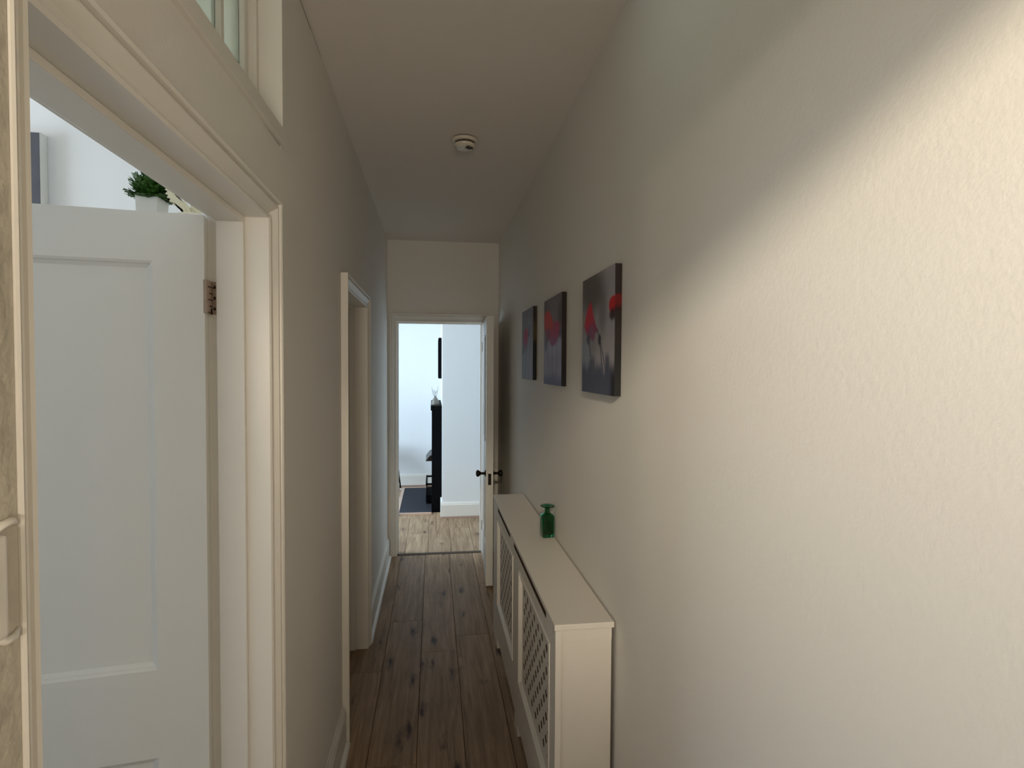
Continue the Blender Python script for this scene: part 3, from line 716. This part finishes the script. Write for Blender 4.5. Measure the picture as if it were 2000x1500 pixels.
for k in range(4): bm.faces.new([vs0[k], vs0[(k+1) % 4], vs1[(k+1) % 4], vs1[k]])
obj('canopy', bm, M['bronze'], fp)
bk_ = thing('fire_basket', 'black fire basket on the dark hearth in front of the fireplace', 'basket', (-.03, 6.7, .022))
bm = bmesh.new()
for k in range(7):
    y = 6.42+.46*k/6; box(bm, -.078, -.068, y-.005, y+.005, .022, .25)
obj('basket_bars', bm, M['black'], bk_)
bm = bmesh.new(); box(bm, -.082, .028, 6.41, 6.425, .235, .255); box(bm, -.082, .028, 6.875, 6.89, .235, .255); box(bm, -.084, -.066, 6.41, 6.89, .235, .258); box(bm, -.084, -.066, 6.41, 6.89, .05, .065)
obj('basket_rim', bm, M['black'], bk_)
obj('basket_tray', bx(-.066, .025, 6.425, 6.875, .022, .12), M['black'], bk_)
hs = thing('hearth', 'flat black hearth slab with pale wood edging on end room floor', 'hearth', (-.15, 6.7, 0))
obj('slab', bx(-.360, -.019, 6.045, 7.30, 0.0005, .020, bev=.002), M['slate'], hs)
obj('edging', bx(-.396, -.360, 6.01, 7.335, 0.0005, .022), M['pinkwood'], hs)
obj('edging', bx(-.360, -.019, 7.30, 7.335, 0.0005, .022), M['pinkwood'], hs)
obj('edging', bx(-.360, -.019, 6.030, 6.045, 0.0005, .022), M['pinkwood'], hs)
mr = thing('wall_mirror', 'black framed mirror edge-on above the mantel', 'mirror', (.07, 6.65, 1.44))
bm = bmesh.new(); y0, y1, z0, z1 = 6.36, 6.98, 1.44, 1.895
for a in ((y0, y1, z0, z0+.03), (y0, y1, z1-.03, z1), (y0, y0+.03, z0+.03, z1-.03), (y1-.03, y1, z0+.03, z1-.03)): box(bm, .056, .0915, a[0], a[1], a[2], a[3], bev=.003)
obj('mirror_frame', bm, M['black'], mr); obj('mirror_glass', bx(.070, .0915, y0+.03, y1-.03, z0+.03, z1-.03), M['mirror'], mr)
vz = 1.150
va = thing('twig_vase', 'small silvery vase of dry twigs on the black mantel', 'vase', (.022, 6.22, vz))
bm = bmesh.new(); lathe(bm, [(.038, vz), (.046, vz+.012), (.043, vz+.035), (.032, vz+.060), (.018, vz+.082), (.011, vz+.094), (.013, vz+.100)], .022, 6.22, 24); obj('vase_body', bm, M['silver'], va, smooth=True)
bm = bmesh.new()
for dx, dy, h, kx in ((-.04, .01, .20, -.012), (.03, -.01, .21, .006), (-.012, .02, .17, .004), (.012, .02, .16, -.006), (-.03, -.02, .17, -.002)):
    tube(bm, [(.022, 6.22, vz+.07), (.022+dx*.35+kx, 6.22+dy*.4, vz+.125), (.022+dx, 6.22+dy, vz+h)], [.0022, .0019, .0010], 5)
    tube(bm, [(.022+dx*.5, 6.22+dy*.5, vz+.14), (.022+dx*.5+.012, 6.22+dy, vz+h-.02)], [.0014, .0008], 4)
tw = obj('twigs', bm, M['twig'], va)
st = thing('side_table', 'black round side table with splayed legs left of the hearth', 'table', (-.72, 7.05, 0))
bm = bmesh.new(); lathe(bm, [(.222, .60), (.230, .606), (.230, .620), (.222, .625)], -.700, 7.05, 40); obj('table_top', bm, M['black'], st)
for fx_, fy_ in ((-.410, 7.30), (-.412, 6.80), (-.99, 7.30), (-.99, 6.78)):
    bm = bmesh.new(); tx, ty = -.700+(fx_+.700)*.76, 7.05+(fy_-7.05)*.5
    k = .022/.60; tube(bm, [(fx_+(tx-fx_)*k, fy_+(ty-fy_)*k, .022), (tx, ty, .602)], [.009, .014], 10); lg = obj('leg', bm, M['black'], st, smooth=True)
    bm = bmesh.new(); lathe(bm, [(.012, 0.0), (.013, .01), (.011, .024)], fx_, fy_, 12); obj('foot_cap', bm, M['whitecap'], lg)
